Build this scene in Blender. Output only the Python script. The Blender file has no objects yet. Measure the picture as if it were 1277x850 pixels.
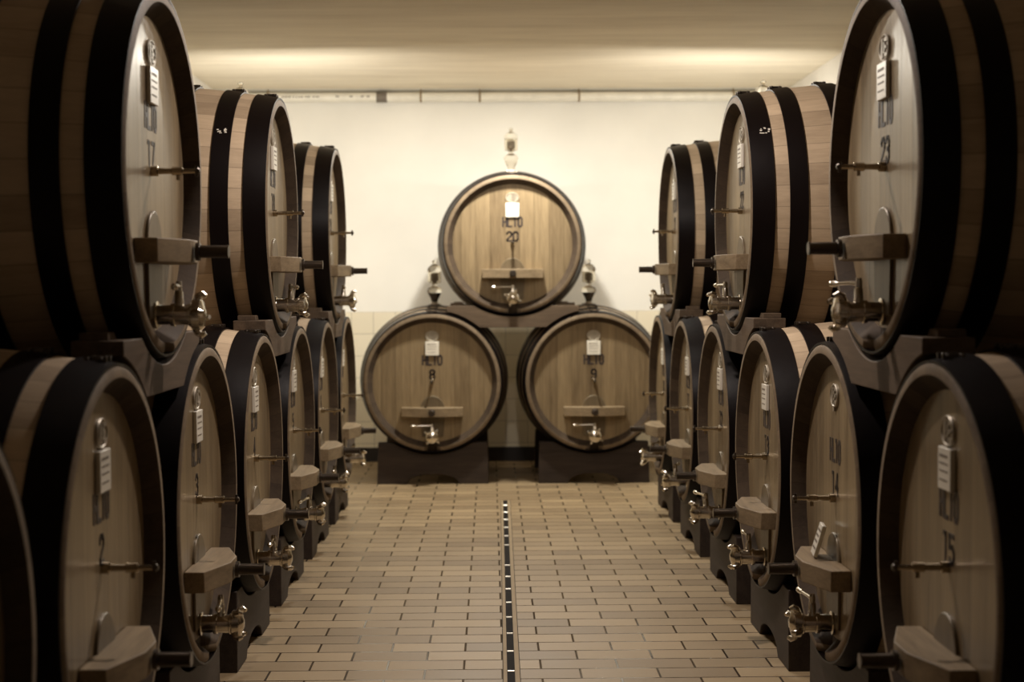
import bpy, math, random
from mathutils import Vector, Matrix
random.seed(7)
PI = math.pi
sc = bpy.context.scene
COL = sc.collection

# ------------------------------------------------------------------ materials
def mat(name):
    m = bpy.data.materials.new(name); m.use_nodes = True
    nt = m.node_tree; b = nt.nodes['Principled BSDF']
    return m, nt, b
def N(nt, t, **kw):
    n = nt.nodes.new(t)
    for k, v in kw.items(): setattr(n, k, v)
    return n
def L(nt, a, b): nt.links.new(a, b)
def math_node(nt, op, a, b=None):
    n = N(nt, 'ShaderNodeMath', operation=op)
    for i, v in enumerate((a, b)):
        if v is None: continue
        if isinstance(v, (int, float)): n.inputs[i].default_value = v
        else: L(nt, v, n.inputs[i])
    return n.outputs[0]
def simple(name, col, rough=.5, metal=0, spec=.5, coat=0, noise=None, bump=None, bscale=80):
    m, nt, b = mat(name)
    b.inputs['Base Color'].default_value = (*col, 1)
    b.inputs['Roughness'].default_value = rough
    b.inputs['Metallic'].default_value = metal
    b.inputs['Specular IOR Level'].default_value = spec
    b.inputs['Coat Weight'].default_value = coat
    b.inputs['Coat Roughness'].default_value = .2
    tc = N(nt, 'ShaderNodeTexCoord')
    nz = N(nt, 'ShaderNodeTexNoise'); nz.inputs['Scale'].default_value = noise or 12; nz.inputs['Detail'].default_value = 5
    L(nt, tc.outputs['Object'], nz.inputs['Vector'])
    mx = N(nt, 'ShaderNodeMix', data_type='RGBA'); mx.blend_type = 'MULTIPLY'
    mx.inputs[0].default_value = 1; mx.inputs[6].default_value = (*col, 1)
    mr = N(nt, 'ShaderNodeMapRange'); mr.inputs[3].default_value = .82; mr.inputs[4].default_value = 1.12
    L(nt, nz.outputs[0], mr.inputs[0]); L(nt, mr.outputs[0], mx.inputs[7]); L(nt, mx.outputs[2], b.inputs['Base Color'])
    if bump:
        n2 = N(nt, 'ShaderNodeTexNoise'); n2.inputs['Scale'].default_value = bscale; n2.inputs['Detail'].default_value = 4
        L(nt, tc.outputs['Object'], n2.inputs['Vector'])
        bp = N(nt, 'ShaderNodeBump'); bp.inputs['Strength'].default_value = bump; bp.inputs['Distance'].default_value = .01
        L(nt, n2.outputs[0], bp.inputs['Height']); L(nt, bp.outputs[0], b.inputs['Normal'])
    return m

def wood(name, dark, light, mode, bw=.11, rough=.38, coat=.0, coat_rough=.2, vary=.3, axis_grain='z', grain_str=.35, joint=.5, spec=.5, tint=None, bump=.12):
    """procedural boards. mode 'head': vertical boards along local x; 'stave': boards by angle about local y; 'plain': one block"""
    m, nt, b = mat(name)
    tc = N(nt, 'ShaderNodeTexCoord'); sep = N(nt, 'ShaderNodeSeparateXYZ'); L(nt, tc.outputs['Object'], sep.inputs[0])
    oi = N(nt, 'ShaderNodeObjectInfo')
    X, Y, Z = sep.outputs
    if mode == 'head':
        u = math_node(nt, 'DIVIDE', X, bw)
        u = math_node(nt, 'ADD', u, .5)
    elif mode == 'stave':
        a = math_node(nt, 'ARCTAN2', Z, X)
        u = math_node(nt, 'MULTIPLY', a, 38 / (2 * PI))
    if mode != 'plain':
        idx = math_node(nt, 'FLOOR', u); fr = math_node(nt, 'FRACT', u)
        cmb = N(nt, 'ShaderNodeCombineXYZ'); L(nt, idx, cmb.inputs[0])
        L(nt, math_node(nt, 'MULTIPLY', oi.outputs['Random'], 57.3), cmb.inputs[1])
        wn = N(nt, 'ShaderNodeTexWhiteNoise', noise_dimensions='2D'); L(nt, cmb.outputs[0], wn.inputs[0])
        bval = wn.outputs['Value']
        # joint line
        d = math_node(nt, 'ABSOLUTE', math_node(nt, 'SUBTRACT', fr, .5))
        jl = N(nt, 'ShaderNodeMapRange'); jl.inputs[1].default_value = .475; jl.inputs[2].default_value = .5
        jl.inputs[3].default_value = 1; jl.inputs[4].default_value = 1 - joint
        L(nt, d, jl.inputs[0]); jv = jl.outputs[0]
    else:
        bval = oi.outputs['Random']; jv = None
    mp = N(nt, 'ShaderNodeMapping')
    sc_ = {'z': (26, 26, 1.6), 'y': (22, 1.6, 22), 'x': (1.6, 22, 22)}[axis_grain]
    mp.inputs['Scale'].default_value = sc_
    L(nt, tc.outputs['Object'], mp.inputs[0])
    off = N(nt, 'ShaderNodeCombineXYZ')
    o1 = math_node(nt, 'MULTIPLY', bval, 31.0); o2 = math_node(nt, 'MULTIPLY', oi.outputs['Random'], 17.0)
    L(nt, o1, off.inputs[0]); L(nt, o2, off.inputs[1]); L(nt, o1, off.inputs[2])
    va = N(nt, 'ShaderNodeVectorMath', operation='ADD'); L(nt, mp.outputs[0], va.inputs[0]); L(nt, off.outputs[0], va.inputs[1])
    nz = N(nt, 'ShaderNodeTexNoise'); nz.inputs['Scale'].default_value = 1; nz.inputs['Detail'].default_value = 7
    nz.inputs['Roughness'].default_value = .62; nz.inputs['Distortion'].default_value = .6
    L(nt, va.outputs[0], nz.inputs['Vector'])
    nf = N(nt, 'ShaderNodeTexNoise'); nf.inputs['Scale'].default_value = 5.5; nf.inputs['Detail'].default_value = 4
    L(nt, va.outputs[0], nf.inputs['Vector'])
    g = math_node(nt, 'ADD', math_node(nt, 'MULTIPLY', nz.outputs[0], .65), math_node(nt, 'MULTIPLY', nf.outputs[0], .35))
    ramp = N(nt, 'ShaderNodeMapRange'); ramp.inputs[1].default_value = .3; ramp.inputs[2].default_value = .7
    L(nt, g, ramp.inputs[0])
    t = math_node(nt, 'ADD', math_node(nt, 'MULTIPLY', ramp.outputs[0], grain_str), math_node(nt, 'MULTIPLY', bval, 1 - grain_str))
    mx = N(nt, 'ShaderNodeMix', data_type='RGBA'); mx.inputs[6].default_value = (*dark, 1); mx.inputs[7].default_value = (*light, 1)
    L(nt, t, mx.inputs[0])
    out = mx.outputs[2]
    if jv is not None:
        m2 = N(nt, 'ShaderNodeMix', data_type='RGBA'); m2.blend_type = 'MULTIPLY'; m2.inputs[0].default_value = 1
        L(nt, out, m2.inputs[6]); L(nt, jv, m2.inputs[7]); out = m2.outputs[2]
    L(nt, out, b.inputs['Base Color'])
    rr = N(nt, 'ShaderNodeMapRange'); rr.inputs[3].default_value = rough - .06; rr.inputs[4].default_value = rough + .1
    L(nt, nf.outputs[0], rr.inputs[0]); L(nt, rr.outputs[0], b.inputs['Roughness'])
    b.inputs['Coat Weight'].default_value = coat; b.inputs['Coat Roughness'].default_value = coat_rough
    b.inputs['Specular IOR Level'].default_value = spec
    if tint: b.inputs['Specular Tint'].default_value = (*tint, 1)
    bp = N(nt, 'ShaderNodeBump'); bp.inputs['Strength'].default_value = bump; bp.inputs['Distance'].default_value = .004
    h = g if jv is None else math_node(nt, 'ADD', g, math_node(nt, 'MULTIPLY', jv, .8))
    L(nt, h, bp.inputs['Height']); L(nt, bp.outputs[0], b.inputs['Normal'])
    return m

M = {}
M['head'] = wood('varnished head boards', (.075, .049, .028), (.33, .245, .14), 'head', bw=.118, rough=.33, coat=.15, coat_rough=.12, spec=.75, tint=(1, .87, .64), bump=.35, grain_str=.66, joint=.6)
M['stave'] = wood('cask staves', (.30, .222, .146), (.66, .515, .35), 'stave', rough=.55, coat=.0, spec=.3, axis_grain='y', grain_str=.45, joint=.5)
M['chime'] = wood('chime end grain', (.11, .076, .048), (.23, .17, .105), 'stave', rough=.6, coat=.0, axis_grain='y', grain_str=.6, joint=.35, spec=.3)
M['bevel'] = wood('shade-painted inner chime', (.035, .025, .018), (.085, .060, .040), 'stave', rough=.7, coat=.0, axis_grain='y', grain_str=.6, joint=.3, spec=.12)  # recess shade inside the rim, painted in as a darker wood tone
M['brass'] = simple('worn brass', (.42, .35, .25), rough=.22, metal=1)
M['bar'] = wood('crossbar wood', (.13, .092, .054), (.33, .248, .15), 'plain', rough=.55, coat=.0, spec=.25, axis_grain='x', grain_str=.8)
M['door'] = wood('door wood', (.07, .051, .032), (.17, .13, .08), 'plain', rough=.4, coat=.1, coat_rough=.15, spec=.6, tint=(1, .87, .64), axis_grain='z', grain_str=.8)
M['stand'] = wood('dark stained stand wood', (.014, .009, .007), (.060, .043, .032), 'plain', rough=.55, spec=.25, axis_grain='x', grain_str=.8)
M['saddle'] = wood('saddle wood', (.055, .037, .026), (.16, .115, .076), 'plain', rough=.65, spec=.15, axis_grain='x', grain_str=.8)
M['hoop'] = simple('black painted hoop iron', (.0048, .0026, .0025), rough=.40, spec=.16, bump=.06, bscale=25)
M['chrome'] = simple('polished steel', (.78, .73, .64), rough=.18, metal=1)
M['darkmetal'] = simple('dark bronze', (.10, .082, .066), rough=.32, metal=.85)
M['badge'] = simple('pewter emblem', (.42, .37, .29), rough=.42, metal=.35)
M['card'] = simple('white card', (.80, .76, .66), rough=.35, coat=.3)
M['ink'] = simple('stencil ink', (.030, .020, .019), rough=.5)
M['print'] = simple('printed grey text', (.24, .20, .16), rough=.5)
M['wall'] = simple('white plaster', (.80, .78, .725), rough=.8, spec=.2, noise=1.2, bump=.1)
M['black'] = simple('black skirting', (.02, .016, .015), rough=.5)
M['pipe'] = simple('white plastic pipe', (.80, .77, .68), rough=.4)
M['collar'] = simple('grey rubber collar', (.17, .145, .115), rough=.6)
M['wrap'] = simple('waxed wood tube', (.20, .165, .12), rough=.35)
M['liquid'] = simple('dark wine in airlock', (.012, .006, .006), rough=.1)
M['slot'] = simple('dark slot', (.012, .009, .008), rough=.8, spec=.1)
M['bridge'] = simple('dull steel bridge', (.85, .80, .70), rough=.4, metal=.6)
M['drainedge'] = simple('stone edging', (.30, .228, .14), rough=.7, spec=.2, noise=8)
m, nt, b = mat('clear glass'); M['glass'] = m
b.inputs['Base Color'].default_value = (.93, .90, .82, 1); b.inputs['Transmission Weight'].default_value = 1
b.inputs['Roughness'].default_value = .02; b.inputs['IOR'].default_value = 1.3

# ceiling plaster with long trowel streaks
m, nt, b = mat('ceiling plaster'); M['ceiling'] = m
tc = N(nt, 'ShaderNodeTexCoord'); mp = N(nt, 'ShaderNodeMapping'); mp.inputs['Scale'].default_value = (.35, 2.4, 1)
L(nt, tc.outputs['Object'], mp.inputs[0])
nz = N(nt, 'ShaderNodeTexNoise'); nz.inputs['Scale'].default_value = 2.2; nz.inputs['Detail'].default_value = 8; nz.inputs['Roughness'].default_value = .6
L(nt, mp.outputs[0], nz.inputs['Vector'])
mx = N(nt, 'ShaderNodeMix', data_type='RGBA'); mx.inputs[6].default_value = (.64, .57, .445, 1); mx.inputs[7].default_value = (.80, .73, .59, 1)
mr = N(nt, 'ShaderNodeMapRange'); mr.inputs[1].default_value = .3; mr.inputs[2].default_value = .7
L(nt, nz.outputs[0], mr.inputs[0]); L(nt, mr.outputs[0], mx.inputs[0]); L(nt, mx.outputs[2], b.inputs['Base Color'])
b.inputs['Roughness'].default_value = .85
bp = N(nt, 'ShaderNodeBump'); bp.inputs['Strength'].default_value = .5; bp.inputs['Distance'].default_value = .02
L(nt, nz.outputs[0], bp.inputs['Height']); L(nt, bp.outputs[0], b.inputs['Normal'])

# quarry brick floor
def brickmat(name, c1, c2, mortar, bw, rh, off, offs, rough, msize, mrough, bumpd):
    m, nt, b = mat(name)
    tc = N(nt, 'ShaderNodeTexCoord'); mp = N(nt, 'ShaderNodeMapping'); mp.inputs['Location'].default_value = offs
    L(nt, tc.outputs['Object'], mp.inputs[0])
    bt = N(nt, 'ShaderNodeTexBrick'); bt.offset = off; bt.offset_frequency = 2
    bt.inputs['Scale'].default_value = 1; bt.inputs['Brick Width'].default_value = bw; bt.inputs['Row Height'].default_value = rh
    bt.inputs['Mortar Size'].default_value = msize; bt.inputs['Mortar Smooth'].default_value = .2; bt.inputs['Bias'].default_value = 0
    bt.inputs['Color1'].default_value = (0, 0, 0, 1); bt.inputs['Color2'].default_value = (1, 1, 1, 1)
    bt.inputs['Mortar'].default_value = (.5, .5, .5, 1)
    L(nt, mp.outputs[0], bt.inputs['Vector'])
    nz = N(nt, 'ShaderNodeTexNoise'); nz.inputs['Scale'].default_value = 3; nz.inputs['Detail'].default_value = 6; L(nt, tc.outputs['Object'], nz.inputs['Vector'])
    n2 = N(nt, 'ShaderNodeTexNoise'); n2.inputs['Scale'].default_value = 55; n2.inputs['Detail'].default_value = 4; L(nt, tc.outputs['Object'], n2.inputs['Vector'])
    t = math_node(nt, 'ADD', math_node(nt, 'MULTIPLY', bt.outputs['Color'], .5), math_node(nt, 'MULTIPLY', nz.outputs[0], .35))
    t = math_node(nt, 'ADD', t, math_node(nt, 'MULTIPLY', n2.outputs[0], .15))
    mx = N(nt, 'ShaderNodeMix', data_type='RGBA'); mx.inputs[6].default_value = (*c1, 1); mx.inputs[7].default_value = (*c2, 1); L(nt, t, mx.inputs[0])
    m2 = N(nt, 'ShaderNodeMix', data_type='RGBA'); m2.inputs[7].default_value = (*mortar, 1)
    L(nt, bt.outputs['Fac'], m2.inputs[0]); L(nt, mx.outputs[2], m2.inputs[6]); L(nt, m2.outputs[2], b.inputs['Base Color'])
    r1 = math_node(nt, 'ADD', math_node(nt, 'MULTIPLY', nz.outputs[0], .25), rough - .12)
    r2 = N(nt, 'ShaderNodeMix', data_type='FLOAT'); L(nt, bt.outputs['Fac'], r2.inputs[0]); L(nt, r1, r2.inputs[2]); r2.inputs[3].default_value = mrough
    L(nt, r2.outputs[0], b.inputs['Roughness'])
    sp = N(nt, 'ShaderNodeMix', data_type='FLOAT'); L(nt, bt.outputs['Fac'], sp.inputs[0]); sp.inputs[2].default_value = .35; sp.inputs[3].default_value = 1
    L(nt, sp.outputs[0], b.inputs['Specular IOR Level'])
    hh = math_node(nt, 'SUBTRACT', math_node(nt, 'ADD', math_node(nt, 'MULTIPLY', n2.outputs[0], .12), math_node(nt, 'MULTIPLY', bt.outputs['Color'], .15)), bt.outputs['Fac'])
    bp = N(nt, 'ShaderNodeBump'); bp.inputs['Strength'].default_value = .6; bp.inputs['Distance'].default_value = bumpd
    L(nt, hh, bp.inputs['Height']); L(nt, bp.outputs[0], b.inputs['Normal'])
    return m
M['floor'] = brickmat('quarry brick floor', (.15, .104, .058), (.38, .28, .16), (.055, .040, .027), .32, .155, .5,
                      (.44 + .32 * 20, -6.2875 + .155 * 200, 0), .5, .005, .12, .003)

# tiles on walls: remap x/z into brick plane
def tilemat(name, c1, c2, ax):
    m, nt, b = mat(name)
    tc = N(nt, 'ShaderNodeTexCoord'); sep = N(nt, 'ShaderNodeSeparateXYZ'); L(nt, tc.outputs['Object'], sep.inputs[0])
    cmb = N(nt, 'ShaderNodeCombineXYZ'); L(nt, sep.outputs[ax], cmb.inputs[0]); L(nt, sep.outputs[2], cmb.inputs[1])
    mp = N(nt, 'ShaderNodeMapping'); mp.inputs['Location'].default_value = (4.07, 10 * .2 + .033, 0); L(nt, cmb.outputs[0], mp.inputs[0])
    bt = N(nt, 'ShaderNodeTexBrick'); bt.offset = 0
    bt.inputs['Scale'].default_value = 1; bt.inputs['Brick Width'].default_value = .2; bt.inputs['Row Height'].default_value = .2
    bt.inputs['Mortar Size'].default_value = .002; bt.inputs['Color1'].default_value = (*c1, 1); bt.inputs['Color2'].default_value = (*c2, 1)
    bt.inputs['Mortar'].default_value = (.30, .27, .21, 1)
    L(nt, mp.outputs[0], bt.inputs['Vector']); L(nt, bt.outputs['Color'], b.inputs['Base Color']); b.inputs['Roughness'].default_value = .3
    return m
M['tile_back'] = tilemat('glazed beige tile', (.72, .655, .51), (.79, .725, .575), 0)
M['tile_side'] = tilemat('glazed beige tile sides', (.72, .655, .51), (.79, .725, .575), 1)

# ------------------------------------------------------------------ mesh building
class MB:
    def __init__(s): s.v = []; s.f = []
    def add(s, vs, fs):
        o = len(s.v); s.v += [tuple(v) for v in vs]; s.f += [tuple(i + o for i in f) for f in fs]; return s
    def box(s, c, d, mtx=None):
        cx, cy, cz = c; x, y, z = d[0] / 2, d[1] / 2, d[2] / 2
        vs = [Vector((a * x, b * y, c_ * z)) for a in (-1, 1) for b in (-1, 1) for c_ in (-1, 1)]
        if mtx: vs = [mtx @ v for v in vs]
        vs = [(v.x + cx, v.y + cy, v.z + cz) for v in vs]
        return s.add(vs, [(0, 1, 3, 2), (4, 6, 7, 5), (0, 4, 5, 1), (2, 3, 7, 6), (0, 2, 6, 4), (1, 5, 7, 3)])
    def prism(s, pts, axis, a, b):
        """polygon pts (u,v) extruded along axis from a to b. axis y: (u,a,v); axis z: (u,v,a)"""
        n = len(pts)
        def P(u, v, t): return (u, t, v) if axis == 'y' else ((u, v, t) if axis == 'z' else (t, u, v))
        vs = [P(u, v, a) for u, v in pts] + [P(u, v, b) for u, v in pts]
        fs = [tuple(range(n))[::-1], tuple(range(n, 2 * n))] + [(i, (i + 1) % n, n + (i + 1) % n, n + i) for i in range(n)]
        return s.add(vs, fs)
    def lathe(s, prof, n=48, axis='y', c=(0, 0, 0), closed=False, sx=1, sz=1):
        """prof: (t along axis, r). closed joins last with first; else ends are capped when r>0"""
        k = len(prof); vs = []
        for (t, r) in prof:
            for j in range(n):
                a = 2 * PI * j / n; p, q = r * math.cos(a) * sx, r * math.sin(a) * sz
                if axis == 'y': vs.append((c[0] + p, c[1] + t, c[2] + q))
                elif axis == 'z': vs.append((c[0] + p, c[1] + q, c[2] + t))
                else: vs.append((c[0] + t, c[1] + p, c[2] + q))
        fs = []
        rr = range(k if closed else k - 1)
        for i in rr:
            i2 = (i + 1) % k
            for j in range(n): fs.append((i * n + j, i * n + (j + 1) % n, i2 * n + (j + 1) % n, i2 * n + j))
        if not closed:
            fs.append(tuple(range(n))[::-1]); fs.append(tuple((k - 1) * n + j for j in range(n)))
        return s.add(vs, fs)
    def tube(s, pts, r, n=10):
        pts = [Vector(p) for p in pts]; o = len(s.v); vs = []
        for i, p in enumerate(pts):
            d = (pts[min(i + 1, len(pts) - 1)] - pts[max(i - 1, 0)]).normalized()
            up = Vector((0, 0, 1)) if abs(d.z) < .9 else Vector((1, 0, 0))
            a = d.cross(up).normalized(); b = d.cross(a)
            rr = r[i] if isinstance(r, (list, tuple)) else r
            for j in range(n):
                t = 2 * PI * j / n; vs.append(p + a * math.cos(t) * rr + b * math.sin(t) * rr)
        fs = []
        for i in range(len(pts) - 1):
            for j in range(n): fs.append((i * n + j, i * n + (j + 1) % n, (i + 1) * n + (j + 1) % n, (i + 1) * n + j))
        fs.append(tuple(range(n))[::-1]); fs.append(tuple((len(pts) - 1) * n + j for j in range(n)))
        return s.add(vs, fs)
    def build(s, name, m, parent=None, bevel=0, smooth=True, loc=(0, 0, 0), angle=35):
        me = bpy.data.meshes.new(name); me.from_pydata(s.v, [], s.f); me.validate(); me.update()
        import bmesh
        bm = bmesh.new(); bm.from_mesh(me); bmesh.ops.recalc_face_normals(bm, faces=bm.faces); bm.to_mesh(me); bm.free()
        me.materials.append(M[m])
        if smooth:
            me.polygons.foreach_set('use_smooth', [True] * len(me.polygons)); me.set_sharp_from_angle(angle=math.radians(angle))
        o = bpy.data.objects.new(name, me); COL.objects.link(o); o.location = loc
        if parent: o.parent = parent
        if bevel:
            bv = o.modifiers.new('bevel', 'BEVEL'); bv.width = bevel; bv.segments = 2; bv.limit_method = 'ANGLE'; bv.angle_limit = math.radians(40)
        return o
def empty(name, loc=(0, 0, 0), rz=0):
    o = bpy.data.objects.new(name, None); COL.objects.link(o); o.location = loc; o.rotation_euler = (0, 0, rz); o.empty_display_size = .1; return o
def tag(o, label, cat, group=None):
    o['label'] = label; o['category'] = cat
    if group: o['group'] = group
    elif 'group' in o.keys(): del o['group']
    return o
def kids(o): return [c for c in bpy.data.objects if c.parent is o]
def copy_tree(o, parent=None, skip=()):
    c = o.copy(); COL.objects.link(c); c.parent = parent
    for ch in kids(o):
        if ch.name.split('.')[0] in skip: continue
        copy_tree(ch, c, skip)
    return c
def struct(o): o['kind'] = 'structure'; return o

# ------------------------------------------------------------------ room
H = 1.576                       # camera height
XL, XR, YB, YF, ZC = -2.49, 2.71, 13.6, -2.6, 3.376
def slab(name, c, d, m): return struct(MB().box(c, d).build(name, m, smooth=False))
slab('floor', ((XL + XR) / 2, (YB + YF) / 2, -.05), (XR - XL + .4, YB - YF + .4, .1), 'floor').location = (0, 0, 0)
slab('ceiling', ((XL + XR) / 2, (YB + YF) / 2, ZC + .05), (XR - XL + .4, YB - YF + .4, .1), 'ceiling')
slab('wall_back', ((XL + XR) / 2, YB + .05, ZC / 2), (XR - XL + .2, .1, ZC), 'wall')
slab('wall_front', ((XL + XR) / 2, YF - .05, ZC / 2), (XR - XL + .2, .1, ZC), 'wall')
slab('wall_left', (XL - .05, (YB + YF) / 2, ZC / 2), (.1, YB - YF, ZC), 'wall')
slab('wall_right', (XR + .05, (YB + YF) / 2, ZC / 2), (.1, YB - YF, ZC), 'wall')
DZ = 1.367
slab('trim_1', ((XL + XR) / 2, YB - .005, (DZ + .13) / 2), (XR - XL, .01, DZ - .13), 'tile_back')
slab('trim_2', (XL + .005, (YB + YF) / 2, (DZ + .13) / 2), (.01, YB - YF - .04, DZ - .13), 'tile_side')
slab('trim_3', (XR - .005, (YB + YF) / 2, (DZ + .13) / 2), (.01, YB - YF - .04, DZ - .13), 'tile_side')
slab('baseboard_back', ((XL + XR) / 2, YB - .0075, .065), (XR - XL, .015, .13), 'black')
slab('baseboard_left', (XL + .0075, (YB + YF) / 2, .065), (.015, YB - YF - .06, .13), 'black')
slab('baseboard_right', (XR - .0075, (YB + YF) / 2, .065), (.015, YB - YF - .06, .13), 'black')

# pipe under the ceiling on the back wall
pz = H + (359.3 - 121.5) * 13.5 / 1862
pipe = empty('ceiling_pipe', (0, YB - .06, pz))
tag(pipe, 'long white plastic pipe running along the back wall under the ceiling', 'pipe')
MB().lathe([(XL + .02, .044), (XR - .02, .044)], 24, 'x').build('tube', 'pipe', pipe)
def px(u, Y=13.54): return (u - 612.5) * Y / 1862
MB().lathe([(px(472), .0485), (px(485), .0485)], 24, 'x').build('coupling', 'collar', pipe, bevel=.002)['label'] = 'dark grey coupling sleeve'
for u in (338, 527, 600, 723, 915):
    mb = MB(); mb.lathe([(px(u) - .009, .047), (px(u) + .009, .047)], 20, 'x'); mb.box((px(u), .0, .068), (.014, .014, .05))
    mb.build('pipe_clamp', 'drainedge', pipe)
mb = MB(); x = px(357)
while x < px(403):
    w = random.uniform(.012, .03); mb.box((x, -.0445, 0), (w, .002, .012)); x += w + random.uniform(.008, .02)
for u in (424, 441, 455, 462): mb.box((px(u), -.0445, .002), (.03, .002, .012))
mb.build('printed_marks', 'print', pipe)
# thin strip put in for the shadow line between pipe and ceiling
slab('trim_4', ((XL + XR) / 2, YB - .06, ZC - .003), (XR - XL, .05, .006), 'pipe')

# floor slot drain
DX0, DX1, DYe = .098, .074, 11.03
dr = empty('floor_drain', (DX1, 4.0, 0)); tag(dr, 'narrow slot drain with steel bridges down the middle of the brick floor', 'drain')
ang = math.atan2(DX0 - DX1, DYe - 6.0); dr.rotation_euler = (0, 0, -ang); dr.location = (DX1 - 2 * math.tan(ang), 4.0, 0)
Ld = DYe - 4.0
MB().box((0, Ld / 2, .0015), (.027, Ld, .003)).build('slot', 'slot', dr)
for s, w in ((-1, .018), (1, .022)):
    MB().box((s * (.0135 + w / 2), Ld / 2, .002), (w, Ld + .02, .004)).build('edging', 'drainedge', dr)
    MB().box((s * (.0135 + w + .0015), Ld / 2, .0012), (.003, Ld + .02, .0024)).build('edge_joint', 'slot', dr)
for s in (-1, 1):
    MB().box((s * .0145, Ld / 2, .0035), (.003, Ld, .005)).build('steel_edge', 'slot', dr)
y = 6.08 - 4.0; ys = []
while y > 0: ys.append(y); y -= .335
y = 6.08 - 4.0 + .335
while y < Ld - .05: ys.append(y); y += .335
for y in sorted(ys):
    if abs(y - (8.76 - 4)) < .1: continue
    MB().lathe([(-.0135, .0055), (.0135, .0055)], 10, 'x', c=(0, y, .0035)).build('bridge', 'bridge', dr)

# ------------------------------------------------------------------ cask prototype
RB, LEN, ZA = .612, 1.25, .62       # belly radius, length, axis height above root
def rbody(y): return RB - (RB - .551) * ((y - LEN / 2) / (LEN / 2)) ** 2
def text_mesh(mb, s, h, cx, cz, y, adv=.56, wd=.40, t=.19):
    w, n = h * wd, len(s); st = h * t; total = (n - 1) * h * adv
    G = {'H': [[(0, 0), (0, 1)], [(1, 0), (1, 1)], [(0, .5), (1, .5)]], 'L': [[(0, 1), (0, 0), (1, 0)]],
         '1': [[(.5, 0), (.5, 1), (0, 1)]], '0': [[(.25, 0), (0, .18), (0, .82), (.25, 1), (.75, 1), (1, .82), (1, .18), (.75, 0), (.25, 0)]],
         '2': [[(0, .75), (0, .85), (.25, 1), (.75, 1), (1, .82), (1, .65), (0, .12), (0, 0), (1, 0)]],
         '3': [[(0, .85), (.25, 1), (.75, 1), (1, .82), (1, .64), (.75, .52), (.4, .52)], [(.75, .52), (1, .38), (1, .18), (.75, 0), (.25, 0), (0, .15)]],
         '4': [[(.75, 0), (.75, 1), (0, .3), (1, .3)]], '5': [[(1, 1), (0, 1), (0, .55), (.7, .6), (1, .42), (1, .18), (.75, 0), (.25, 0), (0, .12)]],
         '6': [[(.9, .9), (.7, 1), (.3, 1), (0, .8), (0, .18), (.25, 0), (.75, 0), (1, .18), (1, .4), (.75, .55), (0, .5)]],
         '7': [[(0, 1), (1, 1), (.35, 0)]],
         '8': [[(.25, .53), (0, .68), (0, .85), (.25, 1), (.75, 1), (1, .85), (1, .68), (.75, .53), (.25, .53), (0, .36), (0, .16), (.25, 0), (.75, 0), (1, .16), (1, .36), (.75, .53)]],
         '9': [[(.1, .1), (.3, 0), (.7, 0), (1, .2), (1, .82), (.75, 1), (.25, 1), (0, .82), (0, .6), (.25, .45), (1, .5)]],
         'I': [[(.5, 0), (.5, 1)]], 'E': [[(1, 0), (0, 0), (0, 1), (1, 1)], [(0, .5), (.8, .5)]]}
    for i, chh in enumerate(s):
        x0 = cx - total / 2 + i * h * adv - w / 2
        for line in G[chh]:
            P = [Vector((x0 + a * w, 0, cz - h / 2 + b * h)) for a, b in line]
            for p, q in zip(P, P[1:]):
                d = (q - p); ln = d.length + st * .7; an = math.atan2(d.z, d.x); c = (p + q) / 2
                mb.box((c.x, y, c.z), (ln, .0016, st), Matrix.Rotation(-an, 3, 'Y'))
    return mb

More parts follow.
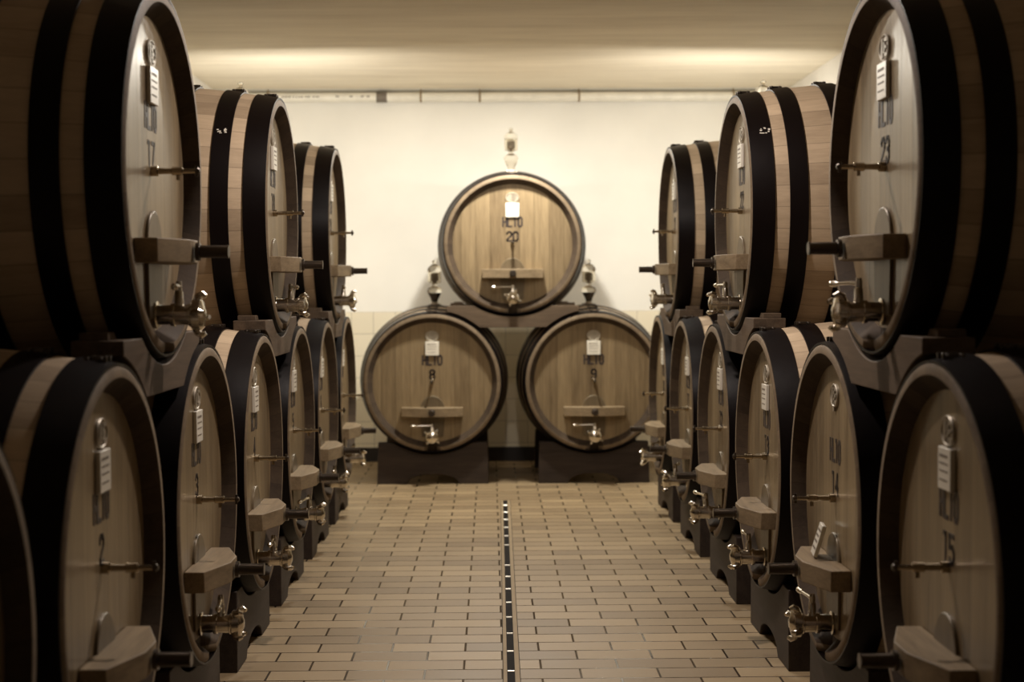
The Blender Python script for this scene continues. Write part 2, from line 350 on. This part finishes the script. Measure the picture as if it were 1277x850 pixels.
HD = .05   # depth of the head behind the chime
def make_cask():
    r = empty('wine_cask')
    # staves: shell with chime; notch at the bottom of the front chime
    n = 96; k = 22
    prof = [(.0, .520), (.0, .541), (.006, .550)]
    prof += [(LEN * i / k, rbody(LEN * i / k)) for i in range(1, k)]
    prof += [(LEN - .006, .550), (LEN, .541), (LEN, .520), (LEN - HD, .478), (HD + .02, .478), (HD, .480)]
    mb = MB(); mb.lathe(prof, n, 'y', (0, 0, 0), closed=True)
    K = len(prof)
    for i, (t, rr) in enumerate(prof):
        if t < .045:
            for j in range(n):
                a = 2 * PI * j / n
                da = abs((a - 1.5 * PI + PI) % (2 * PI) - PI)
                if da < .095:
                    x, y_, z = mb.v[i * n + j]; mb.v[i * n + j] = (x, max(y_, .0495), z)
    st = mb.build('staves', 'stave', r, loc=(0, 0, ZA), angle=40)
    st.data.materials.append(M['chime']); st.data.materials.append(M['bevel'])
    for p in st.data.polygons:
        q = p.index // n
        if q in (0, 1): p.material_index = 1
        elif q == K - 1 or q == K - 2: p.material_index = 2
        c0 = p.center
        if c0.y < .06 and c0.z < 0 and abs(c0.x) < .048 and q in (0, 1, 2, K - 1): p.material_index = 2  # notch faces share that tone, painting in the darkness of the cut
    MB().lathe([(HD, .482), (HD + .004, .484), (HD + .03, .484)], 64, 'y').build('head', 'head', r, loc=(0, 0, ZA))
    MB().lathe([(LEN - HD - .03, .484), (LEN - HD, .482)], 48, 'y').build('rear_head', 'head', r, loc=(0, 0, ZA))
    for (a, w) in ((.004, .098), (.165, .08), (.375, .08), (LEN - .375 - .08, .08), (LEN - .165 - .08, .08), (LEN - .102, .098)):
        pr = []
        for i in range(5):
            y = a + w * i / 4; pr.append((y, rbody(y) + .0065))
        pr = [(a, rbody(a) - .001)] + pr + [(a + w, rbody(a + w) - .001)]
        hp = MB().lathe(pr, 96, 'y', closed=True).build('hoop', 'hoop', r, loc=(0, 0, ZA))
        ym = a + w / 2; zt = rbody(ym) + .006
        c = MB()
        for s in (-1, 1): c.box((s * .022, ym, zt + .003), (.010, min(w, .06), .016))
        for s in (-1, 1):
            c.lathe([(-.045, .0045), (.045, .0045)], 10, 'x', (0, ym + s * .018, zt + .005))
            c.lathe([(.028, .0075), (.036, .0075)], 6, 'x', (0, ym + s * .018, zt + .005))
        c.build('hoop_clamp', 'darkmetal', hp, bevel=.0015)
    # emblem
    eb = MB().lathe([(-.007, .040), (-.009, .036), (-.0035, .0), ][:2] + [(0, .046)], 40, 'y', sx=1.15, sz=.86)
    mb = MB(); mb.lathe([(0, .048), (-.005, .048), (-.008, .0455), (-.008, .0425), (-.005, .039), (0, .036)][::-1], 44, 'y', closed=True, sx=1.14, sz=.87)
    mb.lathe([(-.0035, .040), (0, .040)], 40, 'y', sx=1.14, sz=.87)
    for yy in (-.0042, -.0055, -.0068): text_mesh(mb, 'I', .050, -.020, 0, yy, t=.24); text_mesh(mb, 'E', .044, .018, 0, yy, wd=.55, t=.22)
    for k_ in range(5): mb.box((-.001, -.005, -.026 + k_ * .013), (.007, .006, .006))
    mb.box((0, -.004, -.047), (.018, .008, .014))
    mb.build('emblem', 'badge', r, loc=(0, HD, ZA + .372))
    # number card
    cd = MB().box((0, -.007, 0), (.108, .014, .112)).build('number_card', 'card', r, bevel=.002, loc=(0, HD, ZA + .272))
    pt = MB()
    for i, z in enumerate((.034, .014, -.006, -.030)):
        x = -.038
        while x < .030:
            w = random.uniform(.008, .02); pt.box((x + w / 2, -.0146, z), (w, .0008, .005 if i else .008)); x += w + .006
    pt.build('printed_text', 'print', cd)
    text_mesh(MB(), 'HL10', .073, 0, 0, 0).build('stencil_lettering', 'ink', r, loc=(0, HD - .0006, ZA + .178), smooth=False)
    # sampling tap
    mb = MB(); mb.lathe([(HD, .016), (.03, .016), (.028, .010), (-.012, .009), (-.015, .0135), (-.045, .0135), (-.048, .008), (-.085, .007)][::-1], 18, 'y')
    mb.tube([(0, -.032, 0), (0, -.032, -.028)], .006); mb.build('sampling_tap', 'brass', r, loc=(0, 0, ZA + .012))
    k = MB(); k.lathe([(-.085, .007), (-.094, .011), (-.094, .0)][:2] + [(-.100, .006)], 14, 'y'); k.tube([(0, -.09, -.017), (0, -.09, .017)], .0055)
    k.build('tap_key', 'darkmetal', r, loc=(0, 0, ZA + .012))
    # manhole door: arched top
    pts = [(-.085, -.44), (.085, -.44)]
    for i in range(17):
        a = PI * i / 16; pts.append((.10 * math.cos(a), -.225 + .115 * math.sin(a)))
    mb = MB(); mb.prism(pts, 'y', HD - .010, HD + .004)
    mb.build('manhole_door', 'door', r, bevel=.004, loc=(0, 0, ZA))
    # crossbar
    P = [(-.245, HD - .001), (-.245, HD - .07), (-.062, HD - .128), (.062, HD - .128), (.245, HD - .07), (.245, HD - .001)]
    cb = MB().prism(P, 'z', -.272, -.200).build('crossbar', 'bar', r, bevel=.003, loc=(0, 0, ZA))
    mb = MB(); mb.lathe([(-.085, .028), (-.097, .028), (-.099, .020), (-.178, .019), (-.181, .0205), (-.186, .0205)][::-1], 22, 'y')
    mb.build('clamping_bolt', 'darkmetal', r, loc=(0, 0, ZA - .236))
    # drain valve
    vz = ZA - .430
    mb = MB(); mb.lathe([(HD, .042), (.036, .042), (.034, .031), (-.004, .031), (-.006, .036), (-.018, .036), (-.020, .032), (-.060, .032), (-.063, .037), (-.074, .037), (-.076, .026), (-.092, .025), (-.094, .0)][:-1][::-1], 28, 'y')
    mb.lathe([(.0, .016), (.052, .013), (.056, .010), (.085, .009)], 16, 'z', c=(0, -.030, .018))
    vb = mb.build('drain_valve', 'chrome', r, loc=(0, 0, vz))
    mb = MB(); mb.lathe([(-.070, .044), (-.074, .048), (-.098, .048), (-.104, .040), (-.108, .022), (-.112, .015)][::-1], 28, 'y')
    for i in range(4):
        a = PI / 4 + i * PI / 2 + .2
        c, s_ = math.cos(a), math.sin(a)
        mb.tube([(c * .040, -.080, s_ * .040), (c * .056, -.088, s_ * .056), (c * .063, -.102, s_ * .063), (c * .057, -.113, s_ * .057)], [.011, .012, .0115, .007], 10)
    mb.build('union_nut', 'chrome', vb)
    lv = MB(); lv.tube([(0, -.030, .086), (-.05, -.032, .088), (-.125, -.034, .086)], [.008, .006, .006], 10)
    lv.lathe([(-.172, .004), (-.166, .010), (-.140, .0115), (-.122, .006)], 14, 'x', (0, -.034, .086)); lv.lathe([(.074, .011), (.096, .011)], 14, 'z', (0, -.03, 0))
    lv.build('valve_lever', 'chrome', vb)
    return r

proto = make_cask()
num_cache = {}
def number_part(s, root):
    if s not in num_cache:
        o = text_mesh(MB(), s, .071, 0, 0, 0, adv=.72, wd=.50).build('cask_number', 'ink', root, loc=(0, HD - .0006, ZA + .062), smooth=False); num_cache[s] = o
    else:
        o = num_cache[s].copy(); COL.objects.link(o); o.parent = root
first = True
def place_cask(x, y, zc, rz, label, group, num, lever=0, card=True, roll=0):
    global first
    if first: c = proto; first = False
    else: c = copy_tree(proto, skip=('cask_number',) + (() if card else ('number_card', 'printed_text')))
    c.location = (x, y, zc - ZA); c.rotation_euler = (0, 0, rz)
    tag(c, label, 'wine cask', group)
    if num: number_part(num, c)
    for ch in kids(c):
        if ch.name.startswith('drain_valve'):
            for g in kids(ch):
                if g.name.startswith('valve_lever'):
                    # turn the lever about its own stem
                    g.matrix_basis = Matrix.Translation((0, -.03, 0)) @ Matrix.Rotation(lever, 4, 'Z') @ Matrix.Translation((0, .03, 0))
                if g.name.startswith('union_nut'): g.rotation_euler = (0, random.uniform(-.5, .5), 0)
    return c

ZL, ZU = .823, 1.929
XRr, XLr = 1.155, -.993
YR = lambda i: 3.904 + 1.3 * i
YLf = lambda i: 3.981 + 1.287 * i
XB, YBK = .175, 11.95
# back stack (proto is first used here and keeps its number card)
place_cask(XB, YBK, ZU, 0, 'oak cask stencilled 20, on top of the pyramid against the back wall', 'casks stacked at the back wall', '20', lever=.0)
place_cask(XB - .65, YBK, ZL, 0, 'oak cask stencilled 8, bottom left of the back wall stack', 'casks stacked at the back wall', '8', lever=.05)
place_cask(XB + .65, YBK, ZL, 0, 'oak cask stencilled 9, bottom right of the back wall stack', 'casks stacked at the back wall', '9', lever=-.05)
ordi = ['nearest the camera', 'second from the camera', 'third from the camera', 'fourth from the camera', 'fifth from the camera', 'sixth and farthest from the camera']
rn = ['14', '13', '12', '11', '10', '10']
for i in range(6):
    place_cask(XRr, YR(i), ZL, -PI / 2, f'floor level cask of the right row, {ordi[i]}' + (', card fallen' if i == 1 else ''),
               'floor level casks of the right row', ['15', '14', '13', '12', '11', '10'][i], lever=random.uniform(-.5, .3), card=(i != 1))
lo = ['cut off by the left picture edge', 'first one whole in view', 'second whole one in view', 'third whole one in view', 'fourth whole one in view', 'fifth whole one in view', 'farthest one beside the back stack']
for i in range(-1, 6):
    place_cask(XLr, YLf(i), ZL, PI / 2, f'floor level cask of the left row, {lo[i + 1]}', 'floor level casks of the left row',
               ['1', '2', '3', '4', '5', '6', '7'][i + 1], lever=random.uniform(-.5, .4))
un = ['big one nearest the camera', 'middle one of three', 'farthest one of three']
for j, i in enumerate((.5, 2.5, 4.5)):
    place_cask(XRr, YR(i), ZU, -PI / 2, f'upper cask of the right row, {un[j]}', 'upper casks of the right row', ['23', '22', '21'][j], lever=random.uniform(-.3, .3))
    place_cask(XLr, YLf(i), ZU, PI / 2, f'upper cask of the left row, {un[j]}', 'upper casks of the left row', ['17', '18', '19'][j], lever=random.uniform(-.3, .3))

# chipped paint on two hoops of the middle upper casks
def chips(cask, idx, y0, a0, spread, n, seed):
    rnd = random.Random(seed)
    hp = sorted([c for c in kids(cask) if c.name.startswith('hoop')], key=lambda o: min(v[1] for v in o.bound_box))[idx]
    mb = MB()
    for i in range(n):
        a = math.radians(a0 + rnd.uniform(-spread, spread)); y = y0 + rnd.uniform(-.022, .022)
        r = rbody(y) + .0070; w, h = rnd.uniform(.004, .013), rnd.uniform(.003, .007)
        mb.box((r * math.cos(a), y, r * math.sin(a)), (.0012, w, h), Matrix.Rotation(-a, 3, 'Y'))
    mb.build('paint_chips', 'card', hp, smooth=False)
for c in [o for o in bpy.data.objects if 'middle one of three' in str(o.get('label', '')) and o.name.startswith('wine_cask')]:
    if c.location.x > 0: chips(c, 0, .078, 37, 2.2, 11, 3)
    else: chips(c, 1, .205, 143, 1.4, 9, 5)

# ------------------------------------------------------------------ stands under the floor casks
def arc(r, zc, z0, n=20):
    """points of circle radius r centred (0,zc) lying under it, from left to right, clipped at height z0"""
    hw = math.sqrt(max(0, r * r - (zc - z0) ** 2)); a0 = math.atan2(z0 - zc, -hw); a1 = math.atan2(z0 - zc, hw)
    return [(r * math.cos(a0 + (a1 - a0) * i / n), zc + r * math.sin(a0 + (a1 - a0) * i / n)) for i in range(n + 1)]
def make_stand():
    r = empty('cask_stand')
    W, Ht = .45, .335
    for (y0, rr) in ((.0575, rbody(.15) + .004), (LEN - .1475, rbody(.15) + .004)):
        top = arc(rr, ZL, Ht, 24)
        bot = []
        hw, hh = .215, .082
        for i in range(15):
            t = -1 + 2 * i / 14; bot.append((-hw * t, hh * (1 - t * t) ** .5 if abs(t) < 1 else 0))
        pts = [(-W, .0), (-W + .01, Ht)] + top + [(W - .01, Ht), (W, 0)] + bot
        MB().prism(pts, 'y', y0, y0 + .09).build('bearer_block', 'stand', r, bevel=.004)
    for s in (-1, 1):
        MB().box((s * .36, LEN / 2, .06), (.06, LEN - .29, .08)).build('side_rail', 'stand', r, bevel=.003)
    return r
st0 = make_stand(); used = [False]
def place_stand(x, y, rz, label, group):
    s = copy_tree(st0) if used[0] else st0; used[0] = True
    s.location = (x, y, 0); s.rotation_euler = (0, 0, rz); tag(s, label, 'stand', group)
place_stand(XB - .65, YBK, 0, 'dark wooden arched stand under the cask stencilled 8', 'cask stands at the back')
place_stand(XB + .65, YBK, 0, 'dark wooden arched stand under the cask stencilled 9', 'cask stands at the back')
for i in range(6): place_stand(XRr, YR(i), -PI / 2, f'dark arched stand under the right row floor cask {ordi[i]}', 'cask stands of the right row')
for i in range(-1, 6): place_stand(XLr, YLf(i), PI / 2, f'dark arched stand under the left row floor cask, {lo[i + 1]}', 'cask stands of the left row')

# ------------------------------------------------------------------ saddles carrying the upper casks
def make_saddle(P):
    r = empty('cask_saddle'); dz = ZU - ZL; zb = -.667
    E = .53
    for y0 in (.012, LEN - .157):
        ru = rbody(.155) + .004; rl = rbody(.155) + .004
        ztop = -.492
        top = [(x, z) for x, z in arc(ru, 0, ztop, 24)]
        # right underside follows the lower casks
        z_in = zb; xin = P / 2 - math.sqrt(rl * rl - (dz + zb) ** 2)
        def low(x): return -dz + math.sqrt(max(0, rl * rl - (P / 2 - x) ** 2))
        xs = [xin + (E - xin) * i / 10 for i in range(11)]
        right = [(x, low(x)) for x in xs][::-1]
        left = [(-x, low(x)) for x in xs]
        pts = [(-E, ztop)] + top + [(E, ztop)] + right + left
        pts = [(x, z - zb) for x, z in pts]
        MB().prism(pts, 'y', y0, y0 + .145).build('saddle_beam', 'saddle', r, bevel=.003)
        for s in (-1, 1):
            MB().prism([(s * .40, ztop - zb), (s * .50, ztop - zb), (s * .50, ztop - zb + .022), (s * .43, ztop - zb + .022)][::s], 'y', y0 + .05, y0 + .13).build('wedge', 'saddle', r, bevel=.002)
    return r
sA = make_saddle(1.3); sL = make_saddle(1.287); uA = [False]
def place_saddle(src, x, y, rz, label):
    s = src if src.get('category') is None else copy_tree(src)
    s.location = (x, y, ZU - .667); s.rotation_euler = (0, 0, rz); tag(s, label, 'saddle', 'wooden saddles under the upper casks')
place_saddle(sA, XB, YBK, 0, 'wooden saddle beam bridging casks 8 and 9 under cask 20')
for j, i in enumerate((.5, 2.5, 4.5)):
    place_saddle(sA, XRr, YR(i), -PI / 2, f'wooden saddle beam under the upper right cask, {un[j]}')
    place_saddle(sL, XLr, YLf(i), PI / 2, f'wooden saddle beam under the upper left cask, {un[j]}')

# ------------------------------------------------------------------ airlocks standing in the bungs
def make_airlock(liquid):
    r = empty('glass_airlock')
    MB().lathe([(-.004, .034), (.012, .034), (.02, .024), (.026, .022)], 20, 'z').build('bung', 'wrap', r)
    g = MB(); g.lathe([(.022, .026), (.045, .031), (.08, .048), (.105, .060), (.120, .062), (.140, .052), (.152, .030), (.158, .020), (.175, .018)], 32, 'z').build('lower_bulb', 'glass', r)
    if liquid: MB().lathe([(.025, .023), (.045, .028), (.08, .045), (.100, .0555)], 32, 'z').build('liquid', 'liquid', r)
    g = MB(); g.lathe([(.172, .019), (.180, .030), (.184, .050), (.190, .055), (.275, .055), (.275, .051), (.192, .051), (.187, .047), (.184, .018)], 32, 'z', closed=True).build('upper_jar', 'glass', r)
    MB().lathe([(.176, .015), (.195, .016), (.2, .034), (.255, .034), (.262, .028), (.268, .012)], 24, 'z').build('inner_cup', 'collar', r)
    g = MB(); g.lathe([(.272, .046), (.280, .058), (.292, .060), (.318, .048), (.334, .026), (.342, .010), (.350, .010), (.356, .017), (.366, .018), (.374, .010)], 28, 'z').build('cap', 'glass', r)
    return r
a1 = make_airlock(True); a2 = make_airlock(False)
zt = RB + .0045
a1.location = (XB - .65, YBK + LEN / 2, ZL + zt); tag(a1, 'glass airlock with dark liquid standing on the cask stencilled 8', 'airlock', 'glass airlocks on the cask bungs')
c = copy_tree(a1); c.location = (XB + .65, YBK + LEN / 2, ZL + zt); tag(c, 'glass airlock with dark liquid standing on the cask stencilled 9', 'airlock', 'glass airlocks on the cask bungs')
a2.location = (XB, YBK + LEN / 2, ZU + zt); tag(a2, 'clear glass airlock standing on the topmost cask stencilled 20', 'airlock', 'glass airlocks on the cask bungs')
c = copy_tree(a2); c.location = (XRr + LEN / 2, YR(4.5), ZU + zt); tag(c, 'glass airlock showing only its cap above the right middle upper cask', 'airlock', 'glass airlocks on the cask bungs')
c = copy_tree(a2); c.location = (XLr - LEN / 2, YLf(4.5), ZU + zt); tag(c, 'glass airlock showing only its cap above the left middle upper cask', 'airlock', 'glass airlocks on the cask bungs')

# fallen number card on the crossbar of the second right cask
fc = empty('fallen_card', (XRr - .02, YR(1) + .03, ZL - .200 + .0015))
tag(fc, 'white number card leaning on the crossbar of the second right floor cask', 'card')
tilt = Matrix.Rotation(-.30, 3, 'X') @ Matrix.Rotation(-.0, 3, 'Y')
mb = MB(); mb.box((0, 0, .062), (.108, .014, .112)); mb.v = [tuple(Matrix.Rotation(-.30, 3, 'X') @ Vector(v)) for v in mb.v]
cd = mb.build('card', 'card', fc, bevel=.002)
pt = MB()
for i, z in enumerate((.034, .014, -.006, -.030)):
    x = -.038
    while x < .030:
        w = random.uniform(.008, .02); pt.box((x + w / 2, -.0078, z + .062), (w, .0008, .008)); x += w + .006
pt.v = [tuple(Matrix.Rotation(-.30, 3, 'X') @ Vector(v)) for v in pt.v]; pt.build('printed_text', 'print', cd)
fc.rotation_euler = (0, 0, -PI / 2 - .12)

# ------------------------------------------------------------------ lights
def lamp(x, y, z, w, size, col=(1, .95, .84), spread=180):
    ld = bpy.data.lights.new('ceiling_downlight', 'AREA'); ld.shape = 'DISK'; ld.size = size; ld.energy = w; ld.color = col; ld.spread = math.radians(spread)
    o = bpy.data.objects.new('ceiling_downlight', ld); COL.objects.link(o); o.location = (x, y, z); return o
lamp(.15, 11.4, ZC - .02, 122, .16)
lamp(.12, 8.3, ZC - .02, 36, .12, (1, .92, .82))
lamp(.10, 5.8, ZC - .02, 62, .12, (1, .87, .79))
for sx in (-1, 1):      # added fill lights, unseen behind the far upper casks, brightening the back wall
    ld = bpy.data.lights.new('added_wall_fill', 'AREA'); ld.shape = 'RECTANGLE'; ld.size = 1.1; ld.size_y = .12; ld.energy = 22; ld.color = (1, .95, .85)
    o = bpy.data.objects.new('added_wall_fill', ld); COL.objects.link(o); o.location = (.12 + sx * 1.75, 11.4, 2.55)
    o.rotation_euler = Vector((-sx * .1, .95, .2)).to_track_quat('-Z', 'Z').to_euler()
w = bpy.data.worlds.new('World'); sc.world = w; w.use_nodes = True
w.node_tree.nodes['Background'].inputs[0].default_value = (.02, .014, .016, 1)

# ------------------------------------------------------------------ camera
cam = bpy.data.cameras.new('camera'); co = bpy.data.objects.new('camera', cam); COL.objects.link(co); sc.camera = co
cam.sensor_width = 36; cam.lens = 1861.96 / 1277 * 36; cam.clip_start = .05; cam.clip_end = 60
ya, pi_, ro = math.radians(.7997), math.radians(2.0249), math.radians(-.2751)
fwd = Vector((math.sin(ya) * math.cos(pi_), math.cos(ya) * math.cos(pi_), -math.sin(pi_)))
rt = Vector((math.cos(ya), -math.sin(ya), 0)); up = rt.cross(fwd)
# image axes after roll: U' = c U - s V (V downwards)
c_, s_ = math.cos(ro), math.sin(ro)
right = rt * c_ + up * s_
upv = up * c_ - rt * s_
co.matrix_world = Matrix(((right.x, upv.x, -fwd.x, 0), (right.y, upv.y, -fwd.y, 0), (right.z, upv.z, -fwd.z, H), (0, 0, 0, 1)))
cam.dof.use_dof = True; cam.dof.focus_distance = 6.3; cam.dof.aperture_fstop = 2.4

sc.view_settings.view_transform = 'Standard'; sc.view_settings.look = 'None'; sc.view_settings.gamma = 1
sc.view_settings.use_curve_mapping = False; sc.view_settings.exposure = -0.07
try:
    sc.cycles.use_denoising = True; sc.cycles.max_bounces = 12; sc.cycles.diffuse_bounces = 6; sc.cycles.sample_clamp_indirect = 8
except Exception: pass
